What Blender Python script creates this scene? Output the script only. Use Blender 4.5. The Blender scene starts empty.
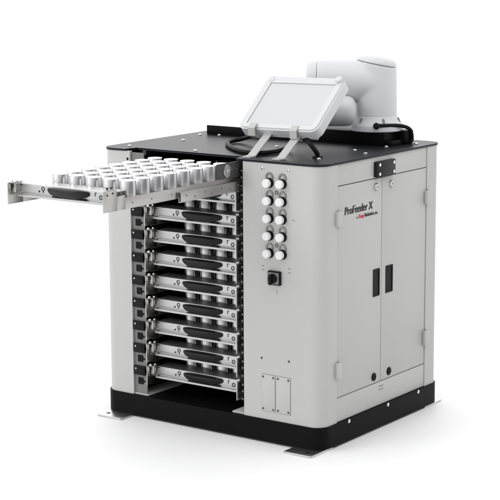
import bpy, bmesh, math, random
from mathutils import Vector, Matrix
random.seed(7)
S = bpy.context.scene
COL = S.collection
PI = math.pi

# ------------------------------------------------------------------ camera
cd = bpy.data.cameras.new('camera'); cam = bpy.data.objects.new('camera', cd); COL.objects.link(cam)
r = Vector((0.81278346, 0.58254323, -0.0051412)); u = Vector((-0.09951886, 0.14753654, 0.98403708))
f = Vector((-0.57400265, 0.79929741, -0.17788929))
M = Matrix((r, u, -f)).transposed().to_4x4(); M.translation = Vector((3.48427494, -4.07251136, 1.4936487))
cam.matrix_world = M
cd.sensor_width = 36; cd.lens = 122.785; cd.clip_start = .05; cd.clip_end = 500
S.camera = cam

# ------------------------------------------------------------------ world: white studio with two darker flags
w = bpy.data.worlds.new('World'); S.world = w; w.use_nodes = True
nt = w.node_tree; N = nt.nodes; L = nt.links
bg = N['Background']; bg.inputs['Strength'].default_value = 1.30
tc = N.new('ShaderNodeTexCoord')
def lobe(direction, lo, hi, dark):
    dn = N.new('ShaderNodeVectorMath'); dn.operation = 'DOT_PRODUCT'
    dn.inputs[1].default_value = Vector(direction).normalized()
    L.new(tc.outputs['Generated'], dn.inputs[0])
    mr = N.new('ShaderNodeMapRange'); mr.interpolation_type = 'SMOOTHSTEP'
    L.new(dn.outputs['Value'], mr.inputs['Value'])
    mr.inputs['From Min'].default_value = lo; mr.inputs['From Max'].default_value = hi
    mr.inputs['To Min'].default_value = 1; mr.inputs['To Max'].default_value = dark
    return mr.outputs['Result']
a = lobe((1, -.10, .0), .66, .91, .20)
b = lobe((.57, -.80, .08), .84, .97, .55)
mu = N.new('ShaderNodeMath'); mu.operation = 'MULTIPLY'; L.new(a, mu.inputs[0]); L.new(b, mu.inputs[1])
c = lobe((-.57, .80, .20), .86, .97, 1.45)
mu2 = N.new('ShaderNodeMath'); mu2.operation = 'MULTIPLY'; L.new(mu.outputs[0], mu2.inputs[0]); L.new(c, mu2.inputs[1])
L.new(mu2.outputs[0], bg.inputs['Color'])

def area(name, loc, tgt, size, energy):
    ld = bpy.data.lights.new(name, 'AREA'); ld.shape = 'RECTANGLE'; ld.size = size[0]; ld.size_y = size[1]; ld.energy = energy
    o = bpy.data.objects.new(name, ld); COL.objects.link(o); o.location = loc
    o.rotation_euler = (Vector(tgt) - Vector(loc)).to_track_quat('-Z', 'Y').to_euler()
    return o
area('key_softbox', (-2.2, -3.6, 3.4), (.4, .2, .5), (2.4, 2.4), 72)
area('fill_softbox', (3.6, -.6, 4.6), (.9, .2, 0), (3.0, 3.0), 32)

S.view_settings.view_transform = 'Standard'; S.view_settings.look = 'None'
S.view_settings.exposure = 0; S.view_settings.gamma = 1
S.render.engine = 'CYCLES'

# ------------------------------------------------------------------ materials
def mat(name, col, rough=.5, metal=0, bump=0, bscale=400, var=0, vscale=6, coat=0, aniso=None, spec=.5, rvar=0, streak=None):
    m = bpy.data.materials.new(name); m.use_nodes = True
    n = m.node_tree.nodes; l = m.node_tree.links; p = n['Principled BSDF']
    c = (*col, 1) if len(col) == 3 else col
    p.inputs['Base Color'].default_value = c; p.inputs['Roughness'].default_value = rough
    p.inputs['Metallic'].default_value = metal; p.inputs['Coat Weight'].default_value = coat
    p.inputs['Specular IOR Level'].default_value = spec
    t = n.new('ShaderNodeTexCoord')
    if var or rvar:
        ns = n.new('ShaderNodeTexNoise'); ns.inputs['Scale'].default_value = vscale; ns.inputs['Detail'].default_value = 5
        if streak:
            mp = n.new('ShaderNodeMapping'); mp.inputs['Scale'].default_value = streak
            l.new(t.outputs['Object'], mp.inputs['Vector']); l.new(mp.outputs['Vector'], ns.inputs['Vector'])
        else:
            l.new(t.outputs['Object'], ns.inputs['Vector'])
        if var:
            mx = n.new('ShaderNodeMix'); mx.data_type = 'RGBA'
            mx.inputs['A'].default_value = tuple(x * (1 - var) for x in c[:3]) + (1,)
            mx.inputs['B'].default_value = tuple(min(1, x * (1 + var)) for x in c[:3]) + (1,)
            l.new(ns.outputs['Fac'], mx.inputs['Factor']); l.new(mx.outputs['Result'], p.inputs['Base Color'])
        if rvar:
            mr = n.new('ShaderNodeMapRange'); mr.inputs['To Min'].default_value = max(0, rough - rvar); mr.inputs['To Max'].default_value = rough + rvar
            l.new(ns.outputs['Fac'], mr.inputs['Value']); l.new(mr.outputs['Result'], p.inputs['Roughness'])
    if bump:
        nb = n.new('ShaderNodeTexNoise'); nb.inputs['Scale'].default_value = bscale; nb.inputs['Detail'].default_value = 3
        l.new(t.outputs['Object'], nb.inputs['Vector'])
        bp = n.new('ShaderNodeBump'); bp.inputs['Strength'].default_value = bump; bp.inputs['Distance'].default_value = .0006
        l.new(nb.outputs['Fac'], bp.inputs['Height']); l.new(bp.outputs['Normal'], p.inputs['Normal'])
    return m
BODY = mat('powder_coat_light_grey', (.445, .445, .439), .45, bump=.12, bscale=700, var=.012)
TOPM = mat('textured_black_top', (.0078, .0079, .0096), .40, bump=.25, bscale=900, var=.08, vscale=30, spec=.22)
TOPM.node_tree.nodes['Principled BSDF'].inputs['Specular Tint'].default_value = (.78, .82, .95, 1)
BLACK = mat('satin_black_plinth', (.0050, .0050, .0055), .42, bump=.15, bscale=600, spec=.06)
RUB = mat('black_rubber', (.005, .005, .0055), .5, bump=.2, bscale=500, spec=.15)
HAND = mat('black_plastic_grip', (.010, .010, .0105), .42, bump=.12, bscale=600, spec=.2)
INNER = mat('inner_dark_steel', (.07, .07, .072), .5, .2)
GREY = mat('inner_grey_sheet', (.16, .16, .158), .5)
RAILM = mat('floor_rail_zinc', (.46, .46, .45), .5)
ALU = mat('brushed_aluminium', (.60, .60, .60), .30, 1, bump=.06, bscale=500, rvar=.06, vscale=60, streak=(1, 30, 1))
PANEL = mat('satin_drawer_sheet', (.48, .48, .48), .34, .85, rvar=.05, vscale=40, streak=(1, 1, 30))
STEEL = mat('zinc_steel', (.50, .495, .49), .30, 1, rvar=.06, vscale=40)
WARM = mat('galvanised_slide', (.46, .448, .432), .33, 1, rvar=.06, vscale=60)
CUP = mat('turned_steel', (.55, .55, .56), .27, 1)
CUP_LIT = mat('turned_steel_lit_top', (.72, .72, .73), .34, .9)  # same steel as the sides, lighter: light on the tops painted in
CHROME = mat('chrome', (.8, .8, .8), .12, 1)
WHITE = mat('white_plastic', (.58, .583, .593), .38, bump=.05, bscale=500)
ROBOT = mat('robot_shell', (.60, .605, .618), .42, bump=.06, bscale=500)
SCREEN = mat('screen_grey', (.535, .54, .555), .4)
CAP = mat('white_button_cap', (.72, .72, .72), .3)
DARK = mat('gap_dark', (.008, .008, .008), .6, spec=.1)
LEG = mat('legend_ring_grey', (.22, .22, .22), .4, .6)
MARK = mat('print_black', (.012, .012, .012), .5)
RED = mat('print_red', (.55, .015, .035), .5)
FLOOR = mat('white_sweep', (.86, .86, .862), .6, var=.004)
SWPL = mat('switch_plate_grey', (.16, .16, .165), .45)

# ------------------------------------------------------------------ mesh helpers
def finish(bm, name, m, parent=None, smooth=True, ang=35):
    bmesh.ops.recalc_face_normals(bm, faces=bm.faces)
    me = bpy.data.meshes.new(name); bm.to_mesh(me); bm.free()
    if smooth:
        for p in me.polygons: p.use_smooth = True
        me.set_sharp_from_angle(angle=math.radians(ang))
    o = bpy.data.objects.new(name, me); COL.objects.link(o); me.materials.append(m)
    if parent: o.parent = parent
    return o
def box(bm, x0, x1, y0, y1, z0, z1, bev=0, seg=2):
    mtx = Matrix.Translation(((x0+x1)/2, (y0+y1)/2, (z0+z1)/2)) @ Matrix.Diagonal((x1-x0, y1-y0, z1-z0, 1))
    g = bmesh.ops.create_cube(bm, size=1, matrix=mtx)
    if bev:
        es = list({e for v in g['verts'] for e in v.link_edges})
        bmesh.ops.bevel(bm, geom=es, offset=bev, segments=seg, affect='EDGES', profile=.5)
def axmat(p, d):
    d = Vector(d).normalized()
    return Matrix.Translation(p) @ d.to_track_quat('Z', 'Y').to_matrix().to_4x4()
def lathe(bm, prof, p=(0, 0, 0), d=(0, 0, 1), seg=32):
    mx = axmat(p, d); rings = []
    for rr, z in prof:
        if rr < 1e-6: rings.append([bm.verts.new(mx @ Vector((0, 0, z)))])
        else: rings.append([bm.verts.new(mx @ Vector((rr*math.cos(2*PI*i/seg), rr*math.sin(2*PI*i/seg), z))) for i in range(seg)])
    for A, B in zip(rings, rings[1:]):
        for i in range(seg):
            j = (i+1) % seg
            if len(A) == 1 and len(B) > 1: bm.faces.new((A[0], B[i], B[j]))
            elif len(B) == 1 and len(A) > 1: bm.faces.new((A[i], A[j], B[0]))
            elif len(A) > 1: bm.faces.new((A[i], A[j], B[j], B[i]))
    for R in (rings[0], rings[-1]):
        if len(R) > 1: bm.faces.new(R)
def cyl(bm, p, d, rad, h, bev=0, seg=24):
    pr = [(rad, 0), (rad, h-bev), (rad-bev, h)] if bev else [(rad, 0), (rad, h)]
    lathe(bm, pr, p, d, seg)
def ring(bm, p, d, ro, ri, h, seg=24):
    mx = axmat(p, d); rs = []
    for rr, z in ((ri, 0), (ro, 0), (ro, h), (ri, h)):
        rs.append([bm.verts.new(mx @ Vector((rr*math.cos(2*PI*i/seg), rr*math.sin(2*PI*i/seg), z))) for i in range(seg)])
    for k in range(4):
        A, B = rs[k], rs[(k+1) % 4]
        for i in range(seg):
            j = (i+1) % seg; bm.faces.new((A[i], A[j], B[j], B[i]))
def prism(bm, pts, z0, z1, bev=0, seg=2):
    a = [bm.verts.new((x, y, z0)) for x, y in pts]; b = [bm.verts.new((x, y, z1)) for x, y in pts]
    n = len(pts); bm.faces.new(a); bm.faces.new(b)
    for i in range(n):
        j = (i+1) % n; bm.faces.new((a[i], a[j], b[j], b[i]))
    if bev:
        es = [e for e in {e for v in a+b for e in v.link_edges} if (e.verts[0] in a) == (e.verts[1] in a)]
        bmesh.ops.bevel(bm, geom=es, offset=bev, segments=seg, affect='EDGES', profile=.5)
def sweepx(bm, yz, x0, x1):
    a = [bm.verts.new((x0, y, z)) for y, z in yz]; b = [bm.verts.new((x1, y, z)) for y, z in yz]
    n = len(yz); bm.faces.new(a); bm.faces.new(b)
    for i in range(n):
        j = (i+1) % n; bm.faces.new((a[i], a[j], b[j], b[i]))
def strip_yz(path, t):
    """offset an open yz polyline to a closed outline of thickness t"""
    out = []
    P = [Vector(p) for p in path]; left = []; right = []
    for i, p in enumerate(P):
        d1 = (P[i]-P[i-1]).normalized() if i else (P[1]-P[0]).normalized()
        d2 = (P[i+1]-P[i]).normalized() if i < len(P)-1 else d1
        n1 = Vector((-d1.y, d1.x)); n2 = Vector((-d2.y, d2.x)); nn = (n1+n2).normalized()
        k = t/2/max(.4, nn.dot(n1))
        left.append(p+nn*k); right.append(p-nn*k)
    return left + right[::-1]
def catmull(pts, n=10):
    P = [Vector(p) for p in pts]; P = [2*P[0]-P[1]] + P + [2*P[-1]-P[-2]]; out = []
    for i in range(1, len(P)-2):
        for k in range(n):
            t = k/n; a, b, c, d = P[i-1:i+3]
            out.append(.5*((2*b)+(c-a)*t+(2*a-5*b+4*c-d)*t*t+(3*b-a-3*c+d)*t**3))
    out.append(P[-2]); return out
def tube(bm, pts, rad, seg=12):
    rings = []; up = Vector((0, 0, 1)); prev = None
    for i, p in enumerate(pts):
        t = (pts[min(i+1, len(pts)-1)] - pts[max(i-1, 0)]).normalized()
        s = t.cross(up) if prev is None else prev - t*prev.dot(t)
        if s.length < 1e-4: s = t.cross(Vector((1, 0, 0)))
        s.normalize(); prev = s; q = s.cross(t)
        rings.append([bm.verts.new(p + rad*(s*math.cos(2*PI*k/seg)+q*math.sin(2*PI*k/seg))) for k in range(seg)])
    for A, B in zip(rings, rings[1:]):
        for k in range(seg):
            j = (k+1) % seg; bm.faces.new((A[k], A[j], B[j], B[k]))
    bm.faces.new(rings[0]); bm.faces.new(rings[-1])
def arc(cx, cy, rad, a0, a1, n=10):
    return [(cx+rad*math.cos(math.radians(a0+(a1-a0)*i/n)), cy+rad*math.sin(math.radians(a0+(a1-a0)*i/n))) for i in range(n+1)]
def rrect(x0, x1, y0, y1, rad, n=8):
    return arc(x1-rad, y0+rad, rad, -90, 0, n)+arc(x1-rad, y1-rad, rad, 0, 90, n)+arc(x0+rad, y1-rad, rad, 90, 180, n)+arc(x0+rad, y0+rad, rad, 180, 270, n)
def part(name, m, parent, fn, *a, **k):
    bm = bmesh.new(); fn(bm, *a, **k); return finish(bm, name, m, parent)
def multi(name, m, parent, *calls, ang=35):
    bm = bmesh.new()
    for c in calls: c[0](bm, *c[1:])
    return finish(bm, name, m, parent, ang=ang)
def thing(name, label, cat, loc=(0, 0, 0), group=None):
    o = bpy.data.objects.new(name, None); COL.objects.link(o); o.location = loc
    o['label'] = label; o['category'] = cat
    if group: o['group'] = group
    return o
def copy_tree(o, parent=None):
    c = o.copy(); COL.objects.link(c)
    if parent: c.parent = parent
    for ch in list(o.children): copy_tree(ch, c)
    return c

# ------------------------------------------------------------------ the floor
bm = bmesh.new(); bmesh.ops.create_circle(bm, cap_ends=True, radius=80, segments=64)
fl = finish(bm, 'floor', FLOOR); fl['kind'] = 'structure'

# ------------------------------------------------------------------ the cabinet
W, D, B, H = .816, .698, .0738, .860
XL = -.014                    # left face of the body
R = .042
T = .0065                     # top plate thickness
ZB = H - T                    # top of the body
cab = thing('feeder_cabinet', 'light grey steel cabinet with black top and plinth, two side doors and drawer bay', 'cabinet')

# plinth: one rounded black block, corner seams, screws
def plinth(bm):
    prism(bm, rrect(XL-.006, W+.004, -.004, D+.006, R+.004, 10), .0062, B-.0005, .003)
part('plinth', BLACK, cab, plinth)
def seam(bm):
    box(bm, .757, .7585, -.0046, -.0038, .0062, B-.006)
part('plinth_seam', DARK, cab, seam)
for y in (.145, .372, .560):
    part('screw', CHROME, cab, lathe, [(.0062, 0), (.0062, .002), (.0035, .0042), (0, .0045)], (W+.0035, y, B-.0075), (1, 0, 0), 14)
# foot plates
def foot(x0, x1, y0, y1, hx, hy):
    o = part('foot_plate', ALU, cab, box, x0, x1, y0, y1, .0003, .0062, .001)
    part('hole', DARK, o, cyl, (hx, hy, .0062), (0, 0, 1), .007, .0004)
foot(-.001, .096, -.064, .06, .022, -.035)
foot(.720, .818, -.060, .06, .79, -.035)
foot(.720, .818, .61, .718, .80, .695)
foot(0, .096, .61, .718, .022, .695)

# corner posts and panels
def post_fl(bm):
    prism(bm, [(.1, 0), (.1, .012)] + [(XL+.012, .012)] + [(XL+.012, D-.012), (.1, D-.012), (.1, D)] + arc(XL+R, D-R, R, 90, 180) + arc(XL+R, R, R, 180, 270), B, ZB)
part('left_post', BODY, cab, post_fl)
part('back_panel', BODY, cab, box, .101, W-.10, D-.010, D-.002, B, ZB)
def post_fr(bm):
    prism(bm, arc(W-R, R, R, -90, 0) + [(W, .0845), (W-.012, .0845), (W-.012, .03), (W-.03, .012), (.546, .012), (.546, .10), (.535, .10), (.535, .0)], B, ZB)
part('control_panel', BODY, cab, post_fr)
def post_rr(bm):
    prism(bm, arc(W-R, D-R, R, 0, 90) + [(W-.1, D), (W-.1, D-.012), (W-.03, D-.012), (W-.012, D-.03), (W-.012, .6065), (W, .6065)], B, ZB)
part('rear_post', BODY, cab, post_rr)
part('side_backing', DARK, cab, box, W-.030, W-.018, .05, .63, B, ZB)
XS = W - .0015
part('header_panel', BODY, cab, box, XS-.014, XS, .0860, .6050, .7895, ZB, .0012)
part('kick_panel', BODY, cab, box, XS-.014, XS, .0860, .6050, B+.0008, .1480, .0012)
for n, z in ((0, .1335), (0, .1235)):
    part('slot', LEG, cab, box, XS-.002, XS+.0006, .326, .352, z-.0014, z+.0014)

# top plate with a recess over the drawer bay
def top(bm):
    o = .003
    pts = arc(W-R, R, R+o, -90, 0, 12) + arc(W-R, D-R, R+o, 0, 90, 12) + arc(XL+R, D-R, R+o, 90, 180, 12) + arc(XL+R, R, R+o, 180, 270, 12)
    pts += [(.083, -o), (.092, .045), (.500, .045), (.512, -o)]
    prism(bm, pts, ZB, H, .0018)
part('top_plate', TOPM, cab, top)
for x, y in ((.096, .277), (.045, .434), (.105, .462), (.705, .354), (.738, .485), (.731, .113), (.776, .30), (.30, .075), (.05, .06), (.778, .60), (.45, .30)):
    part('screw', CHROME, cab, lathe, [(.0065, 0), (.0065, .002), (.004, .0042), (0, .0046)], (x, y, H), (0, 0, 1), 14)
# bay lining
part('bay_wall', INNER, cab, box, .5200, .5340, .09, D-.03, B, ZB-.001)
part('bay_wall', INNER, cab, box, .0125, .0200, .013, D-.03, B, ZB-.001)
part('bay_rear', INNER, cab, box, .10, .53, D-.03, D-.02, B, ZB-.001)
part('bay_upright', GREY, cab, box, .1005, .1500, .0070, .0110, B+.006, ZB-.004)
part('bay_upright', GREY, cab, box, .5165, .5345, .0250, .0290, B+.006, ZB-.004)
part('roof_beam', STEEL, cab, box, .398, .402, .05, .60, .812, .838)
part('roof_beam', STEEL, cab, box, .110, .125, .05, .60, .838, .8525)
for x0, x1 in ((.1005, .156), (.487, .5345)):
    multi('floor_rail', RAILM, cab, (box, x0, x1, .004, .60, B, B+.005, .0008))
# header damper box, locks, hinges, doors
bx = part('cover_block', HAND, cab, box, XS, XS+.014, .286, .392, .7925, .8395, .002)
for y in (.298, .380):
    for z in (.802, .830):
        part('screw', CHROME, bx, lathe, [(.005, 0), (.005, .002), (0, .0035)], (XS+.014, y, z), (1, 0, 0), 14)

def door(y0, y1, hy0, hy1, plug_y, lock_y, hinge_y):
    d = part('door', BODY, cab, box, XS-.016, XS, y0, y1, .1505, .7870, .0014)
    def pocket(bm):
        y, Y, z, Z, t = hy0, hy1, .4240, .5090, .004
        box(bm, XS-.001, XS+.0022, y, y+t, z, Z); box(bm, XS-.001, XS+.0022, Y-t, Y, z, Z)
        box(bm, XS-.001, XS+.0022, y+t, Y-t, z, z+t); box(bm, XS-.001, XS+.0022, y+t, Y-t, Z-t, Z)
        box(bm, XS-.001, XS+.0005, y+t, Y-t, z+t, Z-t)
    part('handle', RUB, d, pocket)
    part('keyhole_plug', RUB, d, lathe, [(.0128, 0), (.0128, .002), (.010, .0035), (.005, .004), (.0045, .0025), (0, .0025)], (XS, plug_y, .171), (1, 0, 0), 24)
    part('lock', STEEL, d, lathe, [(.0115, 0), (.0115, .003), (.0095, .006), (.004, .0065), (.004, .0045), (0, .0045)], (XS, lock_y, .7625), (1, 0, 0), 24)
    for z0, z1 in ((.671, .7155), (.2105, .2595)):
        bm = bmesh.new(); box(bm, XS-.001, XS+.013, hinge_y-.0145, hinge_y+.0115, z0, z1, .0045, 3)
        h = finish(bm, 'hinge', BODY, d)
        part('hinge_pin', STEEL, h, cyl, (XS+.006, hinge_y, z0-.002), (0, 0, 1), .0035, z1-z0+.004)
    return d
d1 = door(.0868, .3340, .287, .3235, .2955, .300, .0860)
d2 = door(.3365, .6042, .3600, .4010, .3845, .388, .6060)

# lettering on the left door
def text_fit(body, size, shear, bold, y0, y1, z, m, parent):
    cu = bpy.data.curves.new('lettering', 'FONT'); cu.body = body; cu.size = size; cu.shear = shear; cu.extrude = .00008
    o = bpy.data.objects.new('lettering_curve', cu); COL.objects.link(o)
    dg = bpy.context.evaluated_depsgraph_get(); src = bpy.data.meshes.new_from_object(o.evaluated_get(dg))
    bpy.data.objects.remove(o)
    bm = bmesh.new(); n = 3 if bold else 1
    for k in range(n):                                  # heavy weight: the letter sheets stacked with a small side step
        t = src.copy(); t.transform(Matrix.Translation(((k-1)*bold if bold else 0, 0, .0003+k*.00022))); bm.from_mesh(t)
    lo = min(v.co.x for v in bm.verts); hi = max(v.co.x for v in bm.verts); k = (y1-y0)/(hi-lo)
    for v in bm.verts: v.co = Vector((XS+v.co.z, y0+(v.co.x-lo)*k, z+v.co.y))
    me = bpy.data.meshes.new('lettering'); bm.to_mesh(me); bm.free(); me.materials.append(m)
    t = bpy.data.objects.new('lettering', me); COL.objects.link(t); t.parent = parent
text_fit('ProFeeder X', .0335, .10, .0021, .123, .283, .6985, MARK, d1)
text_fit('by', .011, 0, 0, .190, .199, .6795, MARK, d1)
text_fit('Easy', .0165, .12, .0011, .2015, .234, .6790, RED, d1)
text_fit('Robotics', .0165, .12, .0009, .2355, .290, .6790, MARK, d1)
text_fit('.biz', .012, .12, .0003, .2915, .311, .6790, MARK, d1)

# control panel: buttons, legends, switch, small plates
BZ = [.7985-.0525*i for i in range(5)]
for z in BZ:
    for x in (.632, .6785):
        lg = part('legend_ring', LEG, cab, ring, (x, -.0002, z+.0140), (0, -1, 0), .0140, .0088, .0022, 28)
        bt = part('push_button', RUB, cab, lathe, [(.0148, 0), (.0148, .005), (.0138, .007), (.0134, .012)], (x, -.0004, z-.003), (0, -1, 0), 28)
        part('button_cap', CAP, bt, lathe, [(.0130, 0), (.0130, .009), (.0114, .0115), (.006, .0124), (0, .0126)], (x, -.0122, z-.003), (0, -1, 0), 28)
for z in (.768, .611):
    part('indicator', INNER, cab, ring, (.657, -.0002, z), (0, -1, 0), .006, .0038, .0015, 16)
for x, z in ((.607, .836), (.700, .836)):
    part('screw', STEEL, cab, lathe, [(.005, 0), (.005, .001), (0, .003)], (x, 0, z), (0, -1, 0), 14)
for x, z in ((.601, .262), (.700, .264)):
    part('screw', INNER, cab, lathe, [(.0038, 0), (.0038, .0006), (0, .0012)], (x, 0, z), (0, -1, 0), 12)
for x in (.607, .702):
    for z in (.545, .533):
        part('mark', LEG, cab, box, x-.004, x+.004, -.0007, .0004, z-.0013, z+.0013)
part('mark', LEG, cab, box, .657, .6585, -.0006, .0004, .463, .476)
part('mark', LEG, cab, box, .712, .722, -.0006, .0004, .690, .6915)
sp = part('rotary_switch', RUB, cab, box, .6290, .6745, -.010, .0, .4915, .5340, .003)
part('face_plate', SWPL, sp, box, .6330, .6705, -.0118, -.0098, .4955, .5300, .0008)
multi('knob', RUB, sp, (lathe, [(.0145, 0), (.0145, .006), (.0125, .010), (0, .0105)], (.6515, -.0115, .5125), (0, -1, 0), 28), (box, .6475, .6555, -.032, -.019, .495, .528, .003))
for x0, x1 in ((.6015, .6505), (.6555, .7055)):
    pl = part('access_cover', BODY, cab, box, x0, x1, -.0022, .001, .1000, .2130, .0007)
    part('cover_gap', LEG, pl, box, x0-.0011, x1+.0011, -.0004, .0015, .0989, .2141)
    for x in (x0+.006, x1-.006):
        for z in (.107, .206):
            part('screw', INNER, pl, lathe, [(.0034, 0), (.0034, .001), (0, .0018)], (x, -.0022, z), (0, -1, 0), 12)

part('hole', DARK, cab, cyl, (.091, .0003, .829), (0, -1, 0), .0042, .0008)
# per drawer fittings fixed to the cabinet
ZD = [.815-.0730*i for i in range(10)]
for i, z in enumerate(ZD):
    if i > 0:
        bl = multi('guide_block', RUB, cab, (box, .102, .149, -.002, .0075, z-.018, z+.011, .002), (box, .128, .150, -.006, -.0015, z-.010, z+.003, .001))
        part('screw', STEEL, bl, lathe, [(.003, 0), (.003, .001), (0, .0018)], (.112, -.002, z+.002), (0, -1, 0), 10)
        part('socket', DARK, cab, box, .1150, .1350, .0045, .0075, z-.049, z-.028)
        part('socket', DARK, cab, box, .1350, .1420, .0050, .0075, z-.042, z-.036)
    br = multi('guide_block', RUB, cab, (box, .5205, .5345, .004, .032, z-.020, z-.004, .0015), (box, .5175, .530, .006, .03, z+.002, z+.014, .0012), (box, .522, .534, .008, .03, z-.044, z-.030, .0012))
    for dz in (-.012, .008, -.037):
        part('screw', SWPL, br, lathe, [(.0028, 0), (.0028, .0012), (0, .0022)], (.5265, .005 if dz != .008 else .006, z+dz), (0, -1, 0), 10)
    part('slide_rail', STEEL, cab, box, .5163, .5200, .03, .60, z-.052, z-.024)
    part('slide_rail', STEEL, cab, box, .1490, .1527, .03, .60, z-.052, z-.024)

# tablet brackets on the top
TY0, TZ0, TILT = .124, .935, math.radians(41.2)
ct, st = math.cos(TILT), math.sin(TILT)
def tl(s, n):                      # s up the face, n out of the face -> (y, z)
    return (TY0 + s*ct - n*st, TZ0 + s*st + n*ct)
for x, xc in ((.531, .483), (.638, .636)):
    p1 = strip_yz([(.022, H+.0024), (.050, H+.0024), tl(.095, -.0325)], .004)
    p2 = strip_yz([tl(.016, .0075), tl(-.004, .0075), tl(-.016, -.012), tl(-.0045, -.0345), tl(.13, -.0345)], .004)
    p3 = strip_yz([tl(.075, -.0388), tl(.115, -.0388)], .004)
    multi('tablet_bracket', BODY, cab, (sweepx, p1, x-.014, x+.014), (sweepx, p2, xc-.0125, xc+.0125), (sweepx, p3, min(x, xc)-.012, max(x, xc)+.014))
    part('screw', CHROME, cab, lathe, [(.0055, 0), (.0055, .002), (0, .004)], (x, .034, H+.0044), (0, 0, 1), 14)

# robot mount: long upright rail and deeper block
multi('mount_rail', BLACK, cab, (box, .040, .375, .478, .486, H, H+.029, .0015), (box, .040, .375, .486, .515, H, H+.005, .001))
multi('robot_mount', BLACK, cab, (box, .378, .722, .500, .632, H, H+.041, .002), (box, .722, .752, .575, .632, H, H+.043, .006), (box, .722, .744, .505, .574, H, H+.016, .003))
part('cable_grommet', RUB, cab, lathe, [(.016, 0), (.016, .003), (.012, .006), (0, .006)], (.709, .139, H), (0, 0, 1), 20)

# ------------------------------------------------------------------ drawers
SPELL = ['', 'first', 'second', 'third', 'fourth', 'fifth', 'sixth', 'seventh', 'eighth', 'ninth']
def make_drawer():
    t = thing('tray_drawer', 'pulled out top drawer of bright sheet metal with black grip, full of steel cylinders', 'drawer', (0, 0, 0), 'tray drawers of the feeder cabinet')
    tr = multi('tray', ALU, t, (box, .157, .508, .055, .615, -.0290, -.0265), (box, .157, .160, .055, .615, -.0265, -.012), (box, .150, .508, .6125, .615, -.0265, -.006))
    multi('front_panel', PANEL, t, (box, .1735, .509, .0300, .0330, -.0150, .0115, .0008), (box, .1735, .509, .0332, .092, .0095, .0115), (box, .1735, .509, .0200, .0345, -.0248, -.0185, .0008), (box, .180, .500, .0330, .036, -.0188, -.0148))
    # grip: lens shaped outline from the front, deeper in the middle
    bm = bmesh.new(); xs = 25; rings = []
    for i in range(xs):
        q = -1+2*i/(xs-1); k = max(0., 1-abs(q)**3.2); x = .3575+q*.0765
        dep = .004+.022*k; ht = .0050+.0050*k**.5; lo = .004+.0115*k**.8
        rings.append([bm.verts.new((x, yy, zz)) for yy, zz in ((.0305, ht), (.0305-dep*.75, ht), (.0305-dep*.95, ht-.0025), (.0305-dep, ht-.006), (.0305-dep*.85, -lo*.25), (.0305-dep*.5, -lo), (.0305, -lo))])
    for A, Bq in zip(rings, rings[1:]):
        for k in range(7): bm.faces.new((A[k], A[(k+1) % 7], Bq[(k+1) % 7], Bq[k]))
    bm.faces.new(rings[0]); bm.faces.new(rings[-1])
    finish(bm, 'grip', HAND, t, ang=32)
    part('grip_clip', HAND, t, box, .392, .420, .0225, .030, -.0188, -.0150, .001)
    part('grip_clip', HAND, t, box, .300, .318, .0225, .030, -.0188, -.0150, .001)
    multi('keyhole', MARK, t, (ring, (.262, .0302, .0015), (0, -1, 0), .0064, .0036, .0008, 20), (box, .2602, .2635, .0292, .0302, -.0095, -.0035), (cyl, (.2475, .0302, -.0065), (0, -1, 0), .0030, .0009, 0, 12))
    multi('latch', MARK, t, (ring, (.474, .0302, -.0055), (0, -1, 0), .0066, .0036, .0010, 20), (box, .4520, .4545, .0292, .0302, -.004, .0070), (box, .4545, .4590, .0292, .0302, .0047, .0069))
    lb = multi('side_bracket', WARM, t, (box, .1530, .1565, 0, .060, -.047, .014, .0004), (box, .1530, .1565, .060, .150, -.047, -.008, .0004), (box, .1565, .1610, .002, .007, -.002, .012), (box, .1600, .1720, .014, .030, -.013, .014, .001), (box, .1570, .1730, .004, .036, .014, .0165, .0005))
    for x, y in ((.1605, .012), (.1680, .025)):
        part('bolt', CHROME, lb, lathe, [(.0045, 0), (.0045, .004), (.002, .005), (0, .005)], (x, y, .0165), (0, 0, 1), 12)
    part('bolt', CHROME, lb, lathe, [(.003, 0), (.003, .010), (0, .011)], (.153, .018, .008), (-1, 0, 0), 12)
    part('bracket_slot', MARK, lb, box, .1745, .1830, .0290, .0302, .0060, .0095)
    rb = multi('side_bracket', WARM, t, (box, .5100, .5135, -.006, .050, -.041, .017, .0004), (box, .5100, .5135, .050, .085, -.041, -.002, .0004), (box, .4990, .5100, .012, .045, .0165, .0205, .0005))
    for y, z in ((.010, .006), (.033, .009)):
        part('bolt', MARK, rb, cyl, (.5136, y, z), (1, 0, 0), .003, .0008, 0, 12)
    for x, y in ((.5045, .020), (.5045, .038)):
        part('bolt', INNER, rb, lathe, [(.0042, 0), (.0042, .005), (0, .006)], (x, y, .0205), (0, 0, 1), 12)
    sr = multi('side_rail', WARM, t, (box, .5102, .5135, .0852, .615, -.041, -.010, .0004), (box, .5050, .5102, .0852, .615, -.012, -.010))
    for y in (.115, .20, .29, .38):
        part('hole', LEG, sr, cyl, (.5134, y, -.026), (1, 0, 0), .0032, .0006, 0, 12)
    part('side_rail', WARM, t, box, .1530, .1565, .1502, .615, -.041, -.012)
    rp = part('rear_plate', INNER, t, box, .5100, .5130, .505, .640, -.009, .036)
    part('roller', STEEL, rp, lathe, [(.020, 0), (.020, .003), (.017, .0045), (.006, .0045), (.005, .007), (0, .007)], (.5131, .556, .012), (1, 0, 0), 24)
    for y in (.578, .606):
        part('bolt', CHROME, rp, lathe, [(.0035, 0), (.0035, .001), (0, .003)], (.5131, y, .014), (1, 0, 0), 10)
    return t
PULL = .605
proto = make_drawer(); drawers = [proto]
for i in range(1, 10):
    c = copy_tree(proto); drawers.append(c)
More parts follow.
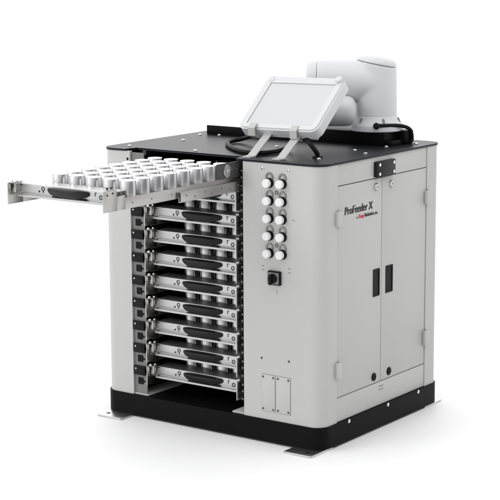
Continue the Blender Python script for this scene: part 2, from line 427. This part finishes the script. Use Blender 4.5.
for i, o in enumerate(drawers):
    o.location = (0, -PULL if i == 0 else 0, ZD[i])
    if i == 1: o['label'] = 'closed metal drawer directly beneath the pulled out one, its grip hidden behind the extended rail'
    elif i == 2: o['label'] = 'closed metal drawer whose black grip is the uppermost visible grip inside the bay'
    elif i == 9: o['label'] = 'lowest closed metal drawer with black grip, just above the plinth'
    elif i > 2: o['label'] = '%s closed metal drawer with black grip, counted down from the pulled out top drawer' % SPELL[i]
# telescopic slide stage that only shows under the open drawer
sl = part('slide_stage', WARM, drawers[0], box, .5145, .5200, PULL-.285, PULL+.20, -.053, -.023, .0006)
part('slide_stop', MARK, sl, box, .5195, .5215, PULL-.289, PULL-.284, -.050, -.024)
for k, y in enumerate((-.255, -.215, -.165, -.135, -.085, -.045, .0)):
    part('hole', LEG, sl, cyl, (.5198, PULL+y, -.035 - .007*(k % 2)), (1, 0, 0), .0036, .0006, 0, 12)
part('slide_stage', WARM, drawers[0], box, .1475, .1527, PULL-.285, PULL+.20, -.053, -.023, .0006)

# ------------------------------------------------------------------ steel cylinders standing on the trays
bm = bmesh.new(); lathe(bm, [(.0205, 0), (.0226, .002), (.0226, .0580), (.0218, .0592), (0, .0592)], seg=36)
cup0 = finish(bm, 'steel_cylinder', CUP); cup0.data.materials.append(CUP_LIT)
for p in cup0.data.polygons:
    if p.normal.z > .9: p.material_index = 1  # upward faces get the steel copy with top light in its colour
ORD = ['first', 'second', 'third', 'fourth', 'fifth', 'sixth', 'seventh', 'eighth']
COLN = ['leftmost', 'second from left', 'middle one', 'fourth from left', 'rightmost']
used = False
def cup(x, y, z, label, group):
    global used
    o = cup0 if not used else cup0.copy()
    if used: COL.objects.link(o)
    used = True
    o.location = (x, y, z); o.rotation_euler.z = random.uniform(0, 6)
    o['label'] = label; o['category'] = 'cylinder'; o['group'] = group
XC = [.240+.0623*i for i in range(5)]
for j in range(8):
    for i in range(5):
        cup(XC[i], -.478+.0613*j, ZD[0]-.0263, 'shiny steel cylinder on the pulled out tray, %s row from front, %s' % (ORD[j], COLN[i]), 'steel cylinders on the pulled out tray')
for k in range(1, 10):
    for j in range(2):
        for i in range(5):
            cup(XC[i], .127+.0605*j, ZD[k]-.0263, 'steel cylinder inside %s closed drawer from the top, %s row, %s' % (SPELL[k], ('front', 'second')[j], COLN[i]), 'steel cylinders inside the closed drawers')

# ------------------------------------------------------------------ tablet
tab = thing('teach_tablet', 'white tablet controller with grey screen leaning on two brackets above the buttons', 'tablet', (.569, TY0, TZ0))
tab.rotation_euler = (TILT, math.radians(-1.0), math.radians(-1.5))
TW, TH = .147, .224
def body(bm):
    prism(bm, rrect(-TW, TW, 0, TH, .026, 10), -.030, 0, .009, 4)
part('shell', WHITE, tab, body)
def frame(bm):
    prism(bm, rrect(-TW+.026, TW-.026, .022, TH-.030, .003, 3), -.002, .0012, .0005, 1)
part('screen', SCREEN, tab, frame)
def bezel(bm):
    o = rrect(-TW+.004, TW-.004, .004, TH-.004, .022, 6); i_ = rrect(-TW+.025, TW-.025, .021, TH-.029, .004, 6)
    n = len(o); vo = [bm.verts.new((x, y, -.001)) for x, y in o]; vt = [bm.verts.new((x*.985, y*.985+.0017, .0045)) for x, y in o]
    vi = [bm.verts.new((x, y, .0040)) for x, y in i_]; vb = [bm.verts.new((x, y, -.001)) for x, y in i_]
    for A, Bq in ((vo, vt), (vt, vi), (vi, vb), (vb, vo)):
        for k in range(n): bm.faces.new((A[k], A[(k+1) % n], Bq[(k+1) % n], Bq[k]))
part('bezel', WHITE, tab, bezel)
part('stop_button', WHITE, tab, lathe, [(.0115, 0), (.0115, .008), (.0095, .0105), (0, .011)], (TW-.020, TH-.014, .004), (0, 0, 1), 24)
part('power_button', WHITE, tab, lathe, [(.0105, 0), (.0105, .0015), (.0085, .002), (.008, .001), (0, .001)], (-TW+.022, TH-.015, .0042), (0, 0, 1), 24)
part('lower_lug', WHITE, tab, box, TW-.055, TW-.016, .006, .03, -.044, -.030, .005)

# ------------------------------------------------------------------ cables
zc = H+.0075
c1 = catmull([(.46, .20, .912), (.36, .30, .890), (.290, .325, zc+.004), (.283, .270, zc), (.346, .189, zc), (.433, .115, zc), (.512, .082, zc), (.550, .125, zc), (.545, .215, zc+.003), (.56, .225, .885), (.605, .20, .908), (.655, .155, .916), (.685, .130, .905), (.703, .130, .887), (.709, .136, .874), (.709, .139, .8665)], 8)
cb = part('tablet_cable', RUB, None, tube, c1, .0072, 12)
cb['label'] = 'black cable looping from under the white tablet into the cabinet top'; cb['category'] = 'cable'

# ------------------------------------------------------------------ robot arm
rob = thing('robot_arm', 'white folded robot arm with round column standing on the black mount behind the tablet', 'robot arm', (.650, .568, H+.041))
def rbase(bm):
    lathe(bm, [(.084, 0), (.0865, .002), (.0865, .018), (.0850, .0205), (.0745, .030), (.0690, .038), (.0662, .046), (.0600, .049)], seg=64)
fb = part('base_flange', ROBOT, rob, rbase)
for a_ in (-100, -40, 20, 80, 140, 200):
    ca, sa = math.cos(math.radians(a_)), math.sin(math.radians(a_))
    part('bolt_pocket', LEG, fb, lathe, [(.0042, 0), (.0042, .016), (.002, .019), (0, .019)], (.0760*ca, .0760*sa, .024), (-.42*ca, -.42*sa, 1), 12)
AX = Vector((-.84, -.542, 0)).normalized()
def column(bm):
    lathe(bm, [(.0655, .040), (.0650, .10), (.0640, .16), (.0635, .1995), (.0635, .212)], seg=48)
    # tilt the upper rim
    for v in bm.verts:
        if v.co.z > .205:
            v.co.z = .2115 - .20*(v.co.x*.81+v.co.y*.58)
        elif v.co.z > .18:
            v.co.z = .186 - .20*(v.co.x*.81+v.co.y*.58)
def lid(bm):
    lathe(bm, [(.0640, 0), (.0640, .005), (.060, .012), (.050, .018), (.030, .022), (0, .0235)], (0, 0, .2125), (.20*.81, .20*.58, 1), 48)
part('column_lid', ROBOT, rob, lid)
def fused():
    """column and shoulder tube as one casting with a soft fillet where they meet"""
    bm = bmesh.new(); column(bm)
    lathe(bm, [(.030, -.02), (.0660, .0), (.0660, .190)], (0, 0, .1570), AX, 64)
    o = finish(bm, 'shoulder_housing', ROBOT)
    m = o.modifiers.new('r', 'REMESH'); m.mode = 'VOXEL'; m.voxel_size = .003
    m = o.modifiers.new('s', 'SMOOTH'); m.factor = .5; m.iterations = 26
    dg = bpy.context.evaluated_depsgraph_get(); me = bpy.data.meshes.new_from_object(o.evaluated_get(dg))
    o.modifiers.clear(); o.data = me; o.parent = rob
    for p in me.polygons: p.use_smooth = True
    if not me.materials: me.materials.append(ROBOT)
fused()
def armcap(bm):
    lathe(bm, [(.0630, 0), (.0630, .018), (.0590, .027), (.050, .031), (0, .033)], Vector((0, 0, .1580))+AX*.1915, AX, 48)
part('shoulder_cap', ROBOT, rob, armcap)
def elbow(bm):
    lathe(bm, [(0, -.030), (.018, -.029), (.032, -.025), (.0415, -.018), (.047, -.008), (.048, .004), (.048, .15), (.040, .17), (0, .175)], Vector((-.02, -.02, .066))+AX*.067+Vector((.03, -.045, 0)), AX, 40)
part('elbow', ROBOT, rob, elbow)
rc = catmull([(.048, -.074, .022), (.066, -.052, .022), (.092, .0, .018), (.104, .035, .004), (.106, .045, -.024), (.105, .040, -.036)], 8)
rcb = part('connection_cable', RUB, rob, tube, rc, .0060, 12)
part('plug', RUB, rcb, lathe, [(.009, 0), (.010, .004), (.010, .018), (.006, .022)], (.043, -.070, .022), (.05, -.08, 0), 16)
